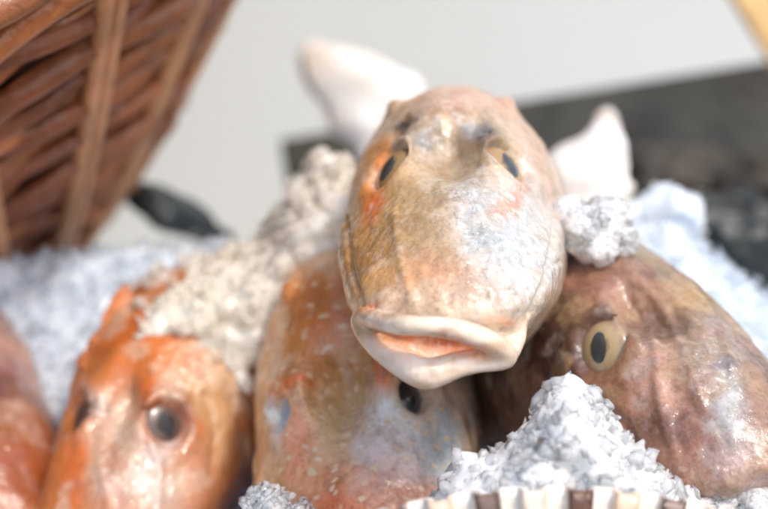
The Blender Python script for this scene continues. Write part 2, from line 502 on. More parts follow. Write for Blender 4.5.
def crease(Wd, Wn, lines):
    u, v, _ = proj(Wd); face = (Wn @ dirv) < 0.05
    disp = np.zeros(len(Wd))
    for pts, wid, dep in lines:
        best = np.full(len(Wd), 1e9)
        for (ax, ay), (bx, by) in zip(pts[:-1], pts[1:]):
            t = np.clip(((u-ax)*(bx-ax)+(v-ay)*(by-ay))/((bx-ax)**2+(by-ay)**2), 0, 1)
            best = np.minimum(best, (u-ax-t*(bx-ax))**2+(v-ay-t*(by-ay))**2)
        disp -= dep*np.exp(-best/(wid*wid))*face
    return disp
def make_fish(label, px, py, d, yaw, pitch, roll, base, spots, sheens, mat, eyemats, scale=1.0, h=0.0105, lips=None, kw={}, seed=1, eyes=True, bump=1.0, albedo=1.0):
    o = P(px, py, d)
    R = frame(yaw, pitch, roll)
    root = empty('gurnard', o, R*scale)
    tag(root, label, 'fish', 'fish heads laid on the ice')
    xs = np.arange(-0.48, 0.481, h)
    ys = np.concatenate([np.arange(-0.66, 0.8, h), np.arange(0.8, 2.70, h*3.0)])
    zs = np.arange(-0.62, 0.64, h)
    X, Y, Z = xs[:, None, None], ys[None, :, None], zs[None, None, :]
    F = fish_sdf(X, Y, Z, kw)
    loc = lambda q: (q-o) @ R/scale
    if lips:
        F = lips(F, X, Y, Z, loc)
    V, Q = nets(F, xs, ys, zs)
    V = relax(V, Q, 2, 0.5)
    if lips:
        V2 = relax(V, Q, 5, 0.5); wl = (1/(1+np.exp((V[:, 2]+0.20)/0.015))*(V[:, 1] < 0.1))[:, None]
        V = V*(1-wl)+V2*wl
    Nn = vnormals(V, Q)
    amp = np.where(lips is not None, np.clip(1-1.1/(1+np.exp(((V[:, 2]+0.222)/0.012))), 0.0, 1), 1.0)[:, None]
    V = V + Nn*amp*bump*(0.012*fbm(V, 5, seed, 2)+0.005*fbm(V*np.array([1, .6, .6]), 17, seed+3, 2)+0.0022*vnoise(V, 48, seed+8))[:, None]
    Wd = V @ R.T*scale + o
    Wn = vnormals(V, Q) @ R.T
    if 'lines' in kw:
        V = V + vnormals(V, Q)*crease(Wd, Wn, kw['lines'])[:, None]
        Wd = V @ R.T*scale + o
        Wn = vnormals(V, Q) @ R.T
    C = paint(Wd, Wn, base, spots, seed, 0.022 if lips else 0.045, blotch=() if False else kw.get('blotch', ()))*albedo
    A = sheen(Wd, Wn, sheens)
    mot = np.where((V[:, 2] < -0.222) & (V[:, 1] < 0.1), 0.04, 1.0) if lips else np.ones(len(V))
    me = mesh_np('body', V, Q)
    at = me.color_attributes.new('tint', 'FLOAT_COLOR', 'POINT')
    at.data.foreach_set('color', np.concatenate([C, mot[:, None]], 1).astype(np.float32).ravel())
    fa = me.attributes.new('sheen_amount', 'FLOAT', 'POINT')
    fa.data.foreach_set('value', A.astype(np.float32))
    link('body', me, mat, root)
    # eyes
    FL = kw.get('fl', 0.40); ER = kw.get('er', 1.0)
    for s in (-1, 1):
        c, g = eye_place(s, kw)
        G = np.zeros((32, 17, 3))
        for i in range(32):
            for j in range(17):
                th = math.pi*j/16; ph = 2*math.pi*i/32
                G[i, j] = EYE_R*ER*np.array([math.sin(th)*math.cos(ph), math.sin(th)*math.sin(ph), FL*math.cos(th)])
        mb = MB(); mb.grid(G, True)
        e = mb.build('eye', eyemats[0] if s < 0 or len(eyemats) < 3 else eyemats[2], root)
        zq = Vector(g).to_track_quat('Z', 'Y')
        e.matrix_local = Matrix.Translation(Vector(c)) @ zq.to_matrix().to_4x4()
        e.matrix_parent_inverse = Matrix.Identity(4)
        G = np.zeros((28, 8, 3))
        for i in range(28):
            for j in range(8):
                th = kw.get('pup', 0.52)*j/7; ph = 2*math.pi*i/28
                a_, b_ = 0.68*math.sin(th)*math.cos(ph), 1.15*math.sin(th)*math.sin(ph)
                G[i, j] = EYE_R*ER*np.array([a_, b_, FL*math.sqrt(1-a_*a_-b_*b_)+0.025*(1-(j/7)**4)-0.004])
        mb = MB(); mb.grid(G, True)
        pu = mb.build('pupil', eyemats[1] if s < 0 or len(eyemats) < 3 else eyemats[3], e)
        pu.rotation_euler = (0, 0, math.radians(kw.get('pupil_roll', 0))*s)
    # fins
    mb = MB()
    n = 14
    G = np.zeros((n, 6, 3))
    for i in range(n):
        a = -0.55+1.1*i/(n-1)
        for j in range(6):
            r = 0.55*j/5*(0.8+0.3*abs(a))
            G[i, j] = (0.012*math.sin(i*math.pi), 2.52+r*math.cos(a), 0.03+r*math.sin(a)*1.2+0.03*math.sin(i*2.2)*0.2)
    mb.grid(G)
    tail_z = -kw.get('sag', 0)*1.82**1.3
    G[:, :, 2] += tail_z
    mb.v = [tuple(p) for p in G.reshape(-1, 3)]
    mb.build('tail_fin', FIN, root)
    return root, R, o

FIN = simple('fin membrane', (0.45, 0.16, 0.07), 0.35, 0.35, 14, 0.01, 30)
pupil_dark = simple('pupil dark', (0.012, 0.016, 0.018), 0.12, 0.3, 30)
pupil_dark.node_tree.nodes['Principled BSDF'].inputs['Coat Weight'].default_value = 1.0
pupil_cloud = simple('pupil cloudy', (0.022, 0.022, 0.025), 0.6, 0.5, 40)
pupil_green = simple('pupil grey green', (0.045, 0.055, 0.056), 0.35, 0.4, 40)
pupil_green.node_tree.nodes['Principled BSDF'].inputs['Coat Weight'].default_value = 0.6
eye_amber = eye_mat('eye amber', (0.12, 0.10, 0.08), (0.42, 0.26, 0.11), (0.40, 0.19, 0.07))
eye_cream = eye_mat('eye cream', (0.30, 0.22, 0.12), (0.52, 0.38, 0.21), (0.36, 0.24, 0.15))
eye_brown = eye_mat('eye brown', (0.04, 0.03, 0.026), (0.12, 0.07, 0.055), (0.26, 0.14, 0.09))
eye_pale = eye_mat('eye pale', (0.42, 0.45, 0.47), (0.50, 0.50, 0.49), (0.42, 0.34, 0.27))
pupil_pale = simple('pupil milky', (0.34, 0.38, 0.42), 0.2, 0.2, 30)
eye_brown.node_tree.nodes['Principled BSDF'].inputs['Coat Weight'].default_value = 0.25
eye_blue = eye_mat('eye blue black', (0.015, 0.02, 0.025), (0.045, 0.05, 0.06), (0.14, 0.09, 0.08))

# ---- the fish on top, mouth open
AX, AY, AD = 450, 236, 0.10
def lipsA(F, X, Y, Z, loc):
    def c(lst):
        q = np.array([(*loc(P(a, b, AD+dd-0.13)), r*S) for (a, b, dd, r) in lst])
        t = np.arange(len(q)); tt = np.linspace(0, len(q)-1, (len(q)-1)*6+1)
        q = np.stack([np.interp(tt, t, q[:, k]) for k in range(4)], 1)
        for _ in range(16): q[1:-1] = (q[:-2]+2*q[1:-1]+q[2:])/4
        return q
    # lower jaw and palate mass
    for (a, b, dd, rx, ry, rz) in ((432, 335, -0.24, 62, 0.17, 22), (428, 360, -0.22, 40, 0.17, 18)):
        q = loc(P(a, b, AD+dd-0.10))
        e = (np.sqrt(((X-q[0])/(rx*S))**2+((Y-q[1])/ry)**2+((Z-q[2])/(rz*S))**2)-1)*0.06
        F = smin(F, e, 0.04)
    # open mouth
    F = chain(F, X, Y, Z, c([(369, 333, -0.31, 5), (382, 340, -0.38, 8), (404, 345, -0.43, 10.5), (432, 348, -0.44, 11), (464, 350, -0.41, 8.5), (490, 353, -0.39, 5)]), 0.02, sub=True)
    F = chain(F, X, Y, Z, c([(470, 312, -0.40, 2), (490, 320, -0.39, 3.5), (506, 328, -0.33, 3)]), 0.014, sub=True)
    F = chain(F, X, Y, Z, c([(357, 317, -0.21, 4.5), (366, 319, -0.33, 5.5), (382, 322, -0.45, 6.5), (402, 326, -0.52, 7), (420, 325, -0.54, 5), (434, 325, -0.545, 6.5),
                             (456, 329, -0.525, 7.5), (480, 337, -0.48, 8), (496, 345, -0.43, 7.5), (507, 353, -0.385, 7)]), 0.018)
    F = chain(F, X, Y, Z, c([(360, 321, -0.22, 5), (367, 334, -0.29, 5), (380, 349, -0.35, 6), (396, 359, -0.39, 7), (411, 369, -0.42, 7.5), (426, 377, -0.435, 8),
                             (441, 371, -0.43, 7), (457, 364, -0.42, 6), (477, 360, -0.40, 5.5), (495, 359, -0.38, 5.5), (508, 357, -0.36, 5.5)]), 0.03)
    F = chain(F, X, Y, Z, c([(478, 317, -0.42, 4), (498, 315, -0.36, 6), (511, 319, -0.29, 7), (518, 330, -0.25, 6.5), (514, 344, -0.29, 6), (509, 354, -0.34, 6)]), 0.02)
    return F

skinA = skin_mat('skin golden', 0.0, 0.36, 0.55, 1.0, 0.9)
O1, O2, W1, GR, PK = (238, 150, 85), (215, 150, 95), (240, 226, 214), (150, 150, 150), (232, 178, 150)
spA = [
 (350, 230, 46, 110, (224, 162, 92), .95), (400, 255, 50, 60, (196, 144, 80), .9), (395, 200, 45, 40, (204, 164, 108), .7), (425, 230, 26, 50, (188, 160, 118), .7),
 (450, 95, 60, 25, (208, 150, 118), .8), (410, 90, 18, 14, (225, 160, 90), .8), (500, 105, 35, 25, (214, 172, 150), .7),
 (360, 150, 22, 45, (222, 165, 100), .7), (535, 150, 25, 40, (216, 172, 152), .7),
 (450, 150, 45, 28, (158, 136, 108), .8), (428, 142, 16, 18, (146, 146, 144), .85), (452, 190, 32, 40, (170, 150, 118), .75),
 (545, 225, 45, 75, (206, 198, 190), .9), (512, 250, 45, 60, (196, 202, 204), .95), (480, 225, 24, 50, (178, 184, 186), .85), (490, 285, 45, 25, (212, 202, 192), .75), (545, 170, 25, 40, (226, 192, 176), .8),  # silvery right side, with sky highlights painted into the patches
 (440, 268, 28, 18, (222, 160, 122), .6), (410, 288, 14, 7, (228, 146, 96), .45), (470, 290, 30, 12, (224, 190, 165), .6),
 (374, 205, 12, 22, (240, 118, 48), 1), (384, 165, 15, 36, (236, 146, 58), .95), (366, 190, 10, 20, (236, 150, 70), .8),
 (509, 205, 14, 9, (212, 136, 96), .85), (494, 215, 12, 7, (208, 140, 104), .75), (521, 190, 7, 16, (214, 140, 104), .7),
 (405, 125, 14, 13, (40, 34, 31), 1), (398, 142, 7, 14, (118, 92, 70), .8), (485, 133, 17, 19, (50, 58, 64), 1), (470, 128, 6, 10, (188, 192, 192), .6), (494, 152, 8, 10, (140, 150, 155), .8),
 (384, 182, 9, 5, (120, 90, 65), .6),
 (430, 303, 70, 8, (236, 208, 180), .8), (365, 311, 14, 5, (238, 150, 95), .9), (500, 318, 22, 5, (240, 168, 125), .9), (540, 320, 14, 10, (236, 178, 150), .7),
 (380, 322, 28, 9, (252, 228, 206), 1), (425, 325, 30, 9, (252, 230, 208), 1), (470, 333, 30, 10, (252, 234, 216), 1), (505, 348, 18, 10, (253, 238, 222), 1), (522, 325, 12, 16, (250, 222, 196), .95),
 (380, 348, 25, 12, (252, 222, 194), 1), (425, 374, 38, 14, (252, 228, 208), 1), (475, 362, 35, 8, (253, 234, 218), 1),
 (430, 347, 44, 10, (238, 176, 136), 1), (393, 341, 20, 8, (236, 158, 110), .9), (466, 350, 24, 7, (236, 166, 124), .9), (430, 339, 44, 5, (200, 112, 72), .9)]  # last patch paints the shade under the upper lip
make_fish('golden fish on top of the pile facing forward with open pale lips', AX, AY, AD, -4, 0, -1.5, (206, 180, 146), spA,
          [(515, 240, 50, 80, 1.0), (390, 230, 45, 70, .2), (450, 110, 50, 30, .5), (480, 200, 25, 50, .7), (500, 290, 40, 25, .8), (520, 160, 18, 25, .8), (425, 150, 14, 18, .6), (430, 330, 80, 14, .5), (430, 365, 70, 16, .5)],
          skinA, (eye_amber, pupil_green), scale=1.09, h=0.0080, lips=lipsA, kw=dict(sag=0.05, dep=0.027, er=0.92, brow=0, lines=[([(557, 195), (554, 238), (546, 280), (530, 314)], 2.6, .012), ([(522, 264), (545, 266), (560, 262)], 2.2, .007), ([(346, 215), (350, 262), (362, 304)], 2.6, .010), ([(395, 215), (400, 260), (412, 300)], 5, -.008), ([(478, 205), (492, 255), (492, 300)], 5, -.010), ([(405, 118), (398, 138), (388, 160)], 5, .008), ([(484, 118), (488, 140)], 9, .012), ([(440, 110), (446, 150), (440, 190)], 7, -.008)], blotch=[((150, 116, 74), 9, .15, .4), ((226, 205, 180), 12, .25, .35)]), seed=3, bump=0.8, albedo=1.03)

# ---- speckled fish under it
skinB = skin_mat('skin speckled', 0.7, 0.34, 0.6, 1.0)
spB = [
 (310, 320, 80, 55, (196, 118, 62), .9), (280, 330, 25, 60, (190, 130, 70), .7), (360, 370, 45, 35, (192, 146, 96), .7), (325, 385, 40, 30, (184, 130, 80), .7),
 (290, 388, 18, 12, (226, 112, 52), .95), (390, 372, 14, 12, (235, 115, 50), .95), (340, 425, 45, 40, (188, 160, 118), .9),
 (300, 450, 20, 45, (216, 140, 108), .8), (283, 420, 10, 26, (205, 205, 200), .95), (393, 432, 28, 42, (222, 228, 230), .95), (395, 470, 40, 35, (196, 176, 172), .85),  # near-white patch paints in a wet highlight
 (442, 440, 38, 75, (160, 174, 184), .95), (480, 400, 16, 70, (70, 58, 56), .9), (345, 495, 28, 20, (200, 105, 52), .9), (400, 500, 40, 20, (190, 120, 88), .7),  # dark flank patch paints the shade of the gap beside it
 (415, 425, 16, 10, (205, 190, 175), .8), (260, 380, 12, 60, (200, 160, 105), .7)]
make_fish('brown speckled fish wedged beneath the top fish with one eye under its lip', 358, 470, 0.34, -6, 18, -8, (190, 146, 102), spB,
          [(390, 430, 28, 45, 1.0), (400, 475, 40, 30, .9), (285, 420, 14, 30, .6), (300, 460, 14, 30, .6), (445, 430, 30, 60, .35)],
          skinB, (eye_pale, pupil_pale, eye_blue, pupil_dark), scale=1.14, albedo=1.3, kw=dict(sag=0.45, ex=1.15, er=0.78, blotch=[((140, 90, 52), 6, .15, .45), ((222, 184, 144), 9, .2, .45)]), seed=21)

# ---- reddish brown fish on the right
skinC = skin_mat('skin red brown', 0.0, 0.30, 0.8, 0.6, 0.2)
spC = [
 (540, 350, 48, 120, (64, 34, 30), .95), (600, 280, 30, 24, (126, 84, 72), .8), (650, 265, 50, 22, (150, 128, 112), .8), (640, 250, 25, 12, (140, 140, 132), .6),  # first patch: cheek painted dark to carry its shade
 (690, 305, 42, 42, (186, 146, 92), .95), (715, 340, 25, 30, (170, 140, 110), .7), (660, 320, 18, 40, (160, 128, 112), .7), (650, 350, 14, 40, (206, 170, 148), .8),
 (635, 375, 18, 12, (226, 180, 150), .9), (660, 400, 10, 8, (212, 186, 120), .9), (690, 400, 45, 50, (158, 108, 84), .9), (640, 420, 25, 30, (158, 110, 84), .7),
 (680, 460, 50, 40, (156, 106, 84), .8), (730, 420, 25, 60, (132, 112, 104), .8), (740, 470, 25, 20, (206, 170, 162), .8), (655, 385, 20, 30, (214, 166, 146), .85), (722, 375, 18, 60, (200, 202, 202), .85), (690, 350, 14, 30, (186, 176, 160), .6), (668, 258, 40, 14, (142, 130, 88), .8), (705, 290, 22, 26, (178, 146, 84), .9), (600, 385, 25, 18, (160, 104, 88), .8),
 (735, 350, 15, 40, (150, 140, 132), .7), (605, 340, 26, 36, (170, 122, 80), .6)]
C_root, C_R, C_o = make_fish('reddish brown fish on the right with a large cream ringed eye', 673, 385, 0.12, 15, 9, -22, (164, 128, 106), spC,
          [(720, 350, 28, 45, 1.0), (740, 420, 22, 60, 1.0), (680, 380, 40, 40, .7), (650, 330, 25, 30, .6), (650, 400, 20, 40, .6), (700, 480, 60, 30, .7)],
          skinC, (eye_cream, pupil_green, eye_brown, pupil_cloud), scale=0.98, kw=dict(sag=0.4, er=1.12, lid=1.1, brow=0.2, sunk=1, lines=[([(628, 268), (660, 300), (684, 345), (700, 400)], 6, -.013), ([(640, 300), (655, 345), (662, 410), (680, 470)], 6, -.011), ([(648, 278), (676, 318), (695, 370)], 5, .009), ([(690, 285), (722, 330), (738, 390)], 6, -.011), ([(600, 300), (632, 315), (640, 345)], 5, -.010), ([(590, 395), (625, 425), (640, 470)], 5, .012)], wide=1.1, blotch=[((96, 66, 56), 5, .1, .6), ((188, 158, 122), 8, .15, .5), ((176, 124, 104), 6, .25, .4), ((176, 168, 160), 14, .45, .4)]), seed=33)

# ---- orange fish on the left
skinD = skin_mat('skin orange', 0.0, 0.34, 0.45, 0.9)
spD = [
 (150, 340, 90, 35, (218, 122, 58), .9), (90, 370, 40, 40, (212, 128, 66), .8), (215, 370, 50, 50, (214, 160, 108), .8), (190, 320, 40, 20, (200, 130, 70), .7),
 (250, 440, 30, 70, (196, 122, 70), .8), (225, 430, 25, 50, (226, 184, 138), .8), (118, 445, 38, 50, (208, 184, 162), .85), (160, 485, 42, 40, (208, 182, 164), .8), (92, 405, 18, 16, (138, 128, 122), .8),
 (155, 460, 18, 35, (220, 210, 204), .7), (72, 480, 18, 40, (224, 120, 60), .9), (110, 490, 14, 16, (200, 160, 145), .7), (190, 485, 14, 35, (226, 160, 130), .7),
 (150, 385, 16, 12, (226, 120, 62), .9), (172, 412, 24, 30, (112, 66, 50), .85), (200, 400, 15, 40, (222, 186, 146), .7), (195, 435, 6, 6, (230, 120, 60), .8)]  # brown eye ring, deepened with painted socket shade
D_root, D_R, D_o = make_fish('bright orange fish on the left with a spiny fin raised above its head', 126, 472, 0.75, -19, 25, 3, (196, 120, 66), spD,
          [(110, 450, 25, 50, .8), (160, 465, 20, 40, .8), (85, 420, 14, 40, .6)],
          skinD, (eye_brown, pupil_cloud), scale=0.95, h=0.0115, kw=dict(sag=0.45, fl=0.24, wide=1.08, brow=0.1, lid=0.3, dome=0.75, blotch=[((176, 86, 40), 6, .3, .45), ((232, 210, 186), 8, .2, .45)], lines=[([(205, 395), (215, 430), (212, 475)], 4, .012), ([(150, 440), (160, 470), (158, 505)], 5, -.010), ([(105, 430), (100, 465), (108, 505)], 5, -.010), ([(232, 400), (246, 440), (250, 490)], 4, .014)]), seed=41)

FIN2 = simple('fin orange', (0.62, 0.20, 0.07), 0.3, 0.3, 14, 0.02, 24, **{'Coat Weight': 0.6})
mb = MB()
G = np.zeros((36, 22, 3))
for j in range(22):
    t = j/21
    cx = 114+11*t**1.3; cy = 366-82*t; cd = 0.95+0.15*t
    hw = 34*(1-t)**0.85+2.0; th = 0.050*(1-t)+0.010
    for i in range(36):
        a = 2*math.pi*i/36
        rag = 1+0.10*math.sin(9*t+2*math.cos(a)*3)+0.08*math.sin(23*t)
        ridge = 1+0.22*math.cos(11*math.cos(a)*1.5)
        G[i, j] = (P(cx+hw*rag*math.cos(a)*(0.02 if j == 21 else 1), cy, cd)+dirv*th*ridge*math.sin(a)-D_o) @ D_R/0.95
mb.grid(G, True)
mb.build('dorsal_fin', FIN2, D_root)

# ---- far left fish
skinE = skin_mat('skin dark red', 0.0, 0.36, 0.6, 0.9)
spE = [(20, 340, 50, 35, (200, 148, 110), .9), (0, 320, 30, 30, (205, 165, 150), .8), (10, 400, 50, 50, (158, 104, 74), .9), (50, 380, 20, 60, (176, 120, 80), .8), (20, 470, 60, 50, (156, 80, 42), .9), (-10, 370, 40, 40, (156, 120, 130), .7)]
make_fish('dull red fish at the far left edge, cut off by the frame', -22, 458, 1.0, 24, 8, 0, (170, 104, 58), spE,
          [(0, 420, 30, 60, .6)], skinE, (eye_brown, pupil_dark), scale=1.10, h=0.0125, kw=dict(sag=0.28, brow=0.2, lid=0.4, sunk=1, blotch=[((110, 70, 60), 5, .1, .6), ((196, 160, 140), 6, .2, .5)]), seed=55)

# ------------------------------------------------------------------ ice
def grains(pts, rad, h, k=0.012, planes=9, name='ice', r=rng):
    pts = np.asarray(pts); rad = np.asarray(rad)
    lo = pts.min(0)-rad.max()*1.6; hi = pts.max(0)+rad.max()*1.6
    xs, ys, zs = [np.arange(lo[i], hi[i]+h, h) for i in range(3)]
    F = np.full((len(xs), len(ys), len(zs)), 0.2, np.float32)
    for p, a in zip(pts, rad):
        nrm = r.normal(size=(planes, 3)); nrm /= np.linalg.norm(nrm, axis=1)[:, None]
        dd = a*r.uniform(0.62, 1.0, planes)
        R = a*1.25+k*2
        sl = [slice(max(0, int((p[i]-R-lo[i])/h)), int((p[i]+R-lo[i])/h)+2) for i in range(3)]
        X = xs[sl[0]][:, None, None]-p[0]; Y = ys[sl[1]][None, :, None]-p[1]; Z = zs[sl[2]][None, None, :]-p[2]
        f = np.sqrt(X*X+Y*Y+Z*Z)-a
        for n_, d_ in zip(nrm, dd):
            f = smax(f, X*n_[0]+Y*n_[1]+Z*n_[2]-d_, a*0.22)
        F[sl[0], sl[1], sl[2]] = smin(F[sl[0], sl[1], sl[2]], f, k)
    V, Q = nets(F, xs, ys, zs)
    V = relax(V, Q, 1, 0.4)
    return mesh_np(name, V, Q)

ICE = ice_mat('crushed ice clear', (0.93, 0.935, 0.935), 0.0, 40.0, 0.012)
ICEW = ice_mat('crushed ice warm', (0.88, 0.81, 0.69), 0.0, 22.0, 0.03)
ICEB = ice_mat('crushed ice bed', (0.68, 0.75, 0.83), 0.0, 14.0, 0.06)

def heap(top, d_ridge, half, n, rr, bottom, seed, fall=1.0, deep=10):
    """points filling a heap whose ridge line is given as (px, py) at depth d_ridge"""
    r = np.random.default_rng(seed)
    top = np.array(top, float)
    pts, rad = [], []
    while len(pts) < n:
        x = r.uniform(top[0, 0], top[-1, 0]); t = np.interp(x, top[:, 0], top[:, 1])
        e = r.uniform(-half, half)
        a = r.uniform(*rr)
        ytop = t + (abs(e)**1.3)/S*fall + a/S*0.8
        y = ytop + r.exponential(deep)
        if y > (np.interp(x, *bottom) if hasattr(bottom, '__len__') else bottom): continue
        pts.append(P(x, y, d_ridge+e)); rad.append(a)
    return pts, rad

# front mound
p_, r_ = heap([(436, 505), (460, 468), (476, 458), (500, 452), (520, 436), (545, 408), (560, 386), (570, 378), (582, 384), (596, 408), (625, 440), (645, 458), (668, 488), (680, 505)],
              -0.36, 0.20, 7000, (0.012, 0.036), 545, 11, 1.2, 22)
for (a, b, dd, rr) in ((568, 388, -0.36, 0.045), (576, 386, -0.38, 0.03), (464, 462, -0.36, 0.04), (476, 464, -0.38, 0.04), (662, 488, -0.38, 0.035), (640, 462, -0.38, 0.04), (612, 430, -0.38, 0.035)):
    p_.append(P(a, b, dd)); r_.append(rr)
o = link('ice_mound', grains(p_, r_, 0.0062, 0.016, 9, 'ice_mound'), ICE)
tag(o, 'glassy pointed mound of crushed ice in front of the right fish', 'ice', 'heaps of crushed ice')

# small lumps in front, bottom
GLASS = None
def crystal_mat(name, c, clear=0.45, rough=0.08, refract=False):
    """wet ice crystal: part clear, part milky and light-passing, with a glossy skin"""
    m, nt, out = newmat(name)
    tc = N(nt, 'TexCoord')
    n = N(nt, 'TexNoise', Scale=60.0, Detail=3.0); L(nt, tc.outputs['Object'], n.inputs['Vector'])
    bp = N(nt, 'Bump', Strength=0.3, Distance=0.006); L(nt, n.outputs[0], bp.inputs['Height'])
    d = N(nt, 'BsdfDiffuse'); d.inputs['Color'].default_value = (*c, 1); L(nt, bp.outputs[0], d.inputs['Normal'])
    t = N(nt, 'BsdfTranslucent'); t.inputs['Color'].default_value = (*c, 1)
    m1 = N(nt, 'MixShader'); m1.inputs[0].default_value = 0.45; L(nt, d.outputs[0], m1.inputs[1]); L(nt, t.outputs[0], m1.inputs[2])
    tr = N(nt, 'BsdfTransparent'); tr.inputs['Color'].default_value = (0.97, 0.985, 0.99, 1)
    if refract:
        tr = N(nt, 'BsdfRefraction', Roughness=0.05, IOR=1.22); tr.inputs['Color'].default_value = (0.98, 0.99, 0.99, 1)
    n2 = N(nt, 'TexNoise', Scale=16.0, Detail=3.0); L(nt, tc.outputs['Object'], n2.inputs['Vector'])
    f = ramp(nt, n2.outputs[0], [(0.35, max(0, clear-0.2)), (0.65, min(1, clear+0.2))])
    m2 = N(nt, 'MixShader'); L(nt, f.outputs[0], m2.inputs[0]); L(nt, m1.outputs[0], m2.inputs[1]); L(nt, tr.outputs[0], m2.inputs[2])
    g = N(nt, 'BsdfGlossy', Roughness=rough); L(nt, bp.outputs[0], g.inputs['Normal'])
    fr = N(nt, 'Fresnel', IOR=1.31); L(nt, bp.outputs[0], fr.inputs['Normal'])
    ge = N(nt, 'NewGeometry'); ff_ = math_(nt, 'MULTIPLY', fr.outputs[0], math_(nt, 'SUBTRACT', 1.0, ge.outputs['Backfacing']))
    m3 = N(nt, 'MixShader'); L(nt, ff_, m3.inputs[0]); L(nt, m2.outputs[0], m3.inputs[1]); L(nt, g.outputs[0], m3.inputs[2])
    L(nt, m3.outputs[0], out.inputs[0])
    return m
GLASS = crystal_mat('ice crystal', (0.985, 0.985, 0.98), 0.52, 0.05, True)
ICEW2 = crystal_mat('warm ice crumbs', (0.97, 0.92, 0.83), 0.42)
ICEB2 = crystal_mat('blue white ice crumbs', (0.82, 0.87, 0.92), 0.6)
def shard_library(n, seed, soft=False):
    r = np.random.default_rng(seed); lib = []
    for k in range(n):
        bm = bmesh.new()
        q = r.normal(size=(11, 3)); q /= np.linalg.norm(q, axis=1)[:, None]
        q *= r.uniform(0.7, 1.1, (11, 1))*np.array([1.1, r.uniform(0.5, 1.0), r.uniform(0.3, 0.75)])
        for v in q: bm.verts.new(v)
        bmesh.ops.convex_hull(bm, input=bm.verts)
        for v in [v for v in bm.verts if not v.link_faces]: bm.verts.remove(v)
        bmesh.ops.triangulate(bm, faces=bm.faces)
        if soft:
            bmesh.ops.subdivide_edges(bm, edges=bm.edges, cuts=1, use_grid_fill=True, smooth=0.8)
            bmesh.ops.triangulate(bm, faces=bm.faces)
        bm.verts.index_update()
        lib.append((np.array([v.co[:] for v in bm.verts]), np.array([[v.index for v in f.verts] for f in bm.faces])))
        bm.free()
    return lib
SHARDS = shard_library(36, 5)
SOFT = shard_library(36, 6, True)
def shards(pts, rad, name, r, soft=False):
    Vs, Fs, b = [], [], 0
    for p, a in zip(pts, rad):
        v, f = (SOFT if soft else SHARDS)[r.integers(36)]
        m, _ = np.linalg.qr(r.normal(size=(3, 3)))
        if np.linalg.det(m) < 0: m[:, 0] *= -1
        Vs.append(v @ m.T*a+p); Fs.append(f+b); b += len(v)
    return mesh_np(name, np.concatenate(Vs), np.concatenate(Fs), soft)
def crystals(o, n, rr, h, seed, mat=None, name='ice_crystals'):
    """clear wet crystals frozen onto a lump, as one part of it"""
    r = np.random.default_rng(seed)
    V = np.empty(len(o.data.vertices)*3, np.float32); o.data.vertices.foreach_get('co', V); V = V.reshape(-1, 3)
    Nn = np.empty(len(V)*3, np.float32); o.data.vertices.foreach_get('normal', Nn); Nn = Nn.reshape(-1, 3)
    c = np.where((Nn @ dirv < 0.5) & (Nn[:, 2] > -0.6))[0]
    idx = r.choice(c, n)
    rad = rr[0]+(rr[1]-rr[0])*r.uniform(0, 1, n)**2.2
    g = link(name, shards(V[idx]+Nn[idx]*rad[:, None]*r.uniform(-0.3, 0.25, (n, 1)), rad, name, r), mat or GLASS, o)
    g['kind'] = 'stuff'
crystals(o, 1300, (0.008, 0.052), 0, 31)

def lumps(label, cs, h=0.01, mat=ICE, seed=1, name='ice_lump', cry=0):
    pts, rad = [], []
    r = np.random.default_rng(seed)
    for (a, b, dd, R, n) in cs:
        for i in range(n):
            q = r.normal(size=3); q *= R*r.uniform(0, 1)**0.4/np.linalg.norm(q)
            pts.append(P(a, b, dd)+q); rad.append(r.uniform(.3, .5)*R)
    o = link(name, grains(pts, rad, h, 0.02, 8, name), mat)
    if cry: crystals(o, cry, (0.008, 0.034), 0, seed+60, GLASS)
    return tag(o, label, 'ice', 'heaps of crushed ice')
lumps('small wet ice lump at the bottom between the left and middle fish', [(270, 502, -0.05, 0.05, 26), (262, 512, -0.05, 0.06, 20), (285, 515, -0.05, 0.07, 20)], 0.008, ICE, 3, cry=260)
lumps('sloping bank of ice at the lower right corner below the brown snout', [(755, 512, -0.25, 0.07, 26), (720, 512, -0.25, 0.06, 20), (690, 512, -0.3, 0.06, 20), (780, 500, -0.2, 0.07, 20)], 0.010, ICE, 4, cry=420)
lumps('ice clump resting on the brown fish right beside the top fish', [(588, 232, 0.35, 0.09, 60), (608, 222, 0.4, 0.07, 40), (572, 222, 0.4, 0.08, 40), (600, 250, 0.3, 0.05, 25), (625, 244, 0.38, 0.04, 15)], 0.010, ICE, 5, cry=420)
p_, r_ = heap([(140, 285), (165, 268), (205, 256), (225, 250), (250, 240), (270, 232), (285, 210), (300, 182), (318, 160), (335, 152), (350, 165), (380, 200)], 1.28, 0.42, 4200, (0.02, 0.052), ([160, 200, 260, 300, 380], [345, 375, 400, 360, 320]), 12, 0.45, 45)
o = link('ice_mound', grains(p_, r_, 0.012, 0.03, 8, 'ice_mound'), ICEW)
crystals(o, 1300, (0.014, 0.075), 0, 32, ICEW2)
tag(o, 'cream tinted heap of crushed ice between the orange fish and the top fish', 'ice', 'heaps of crushed ice')
lumps('white ice lump behind the right fish below the dark board', [(668, 216, 1.65, 0.11, 40), (690, 218, 1.65, 0.09, 30), (645, 222, 1.65, 0.11, 30)], 0.016, ICEB, 6, cry=90)

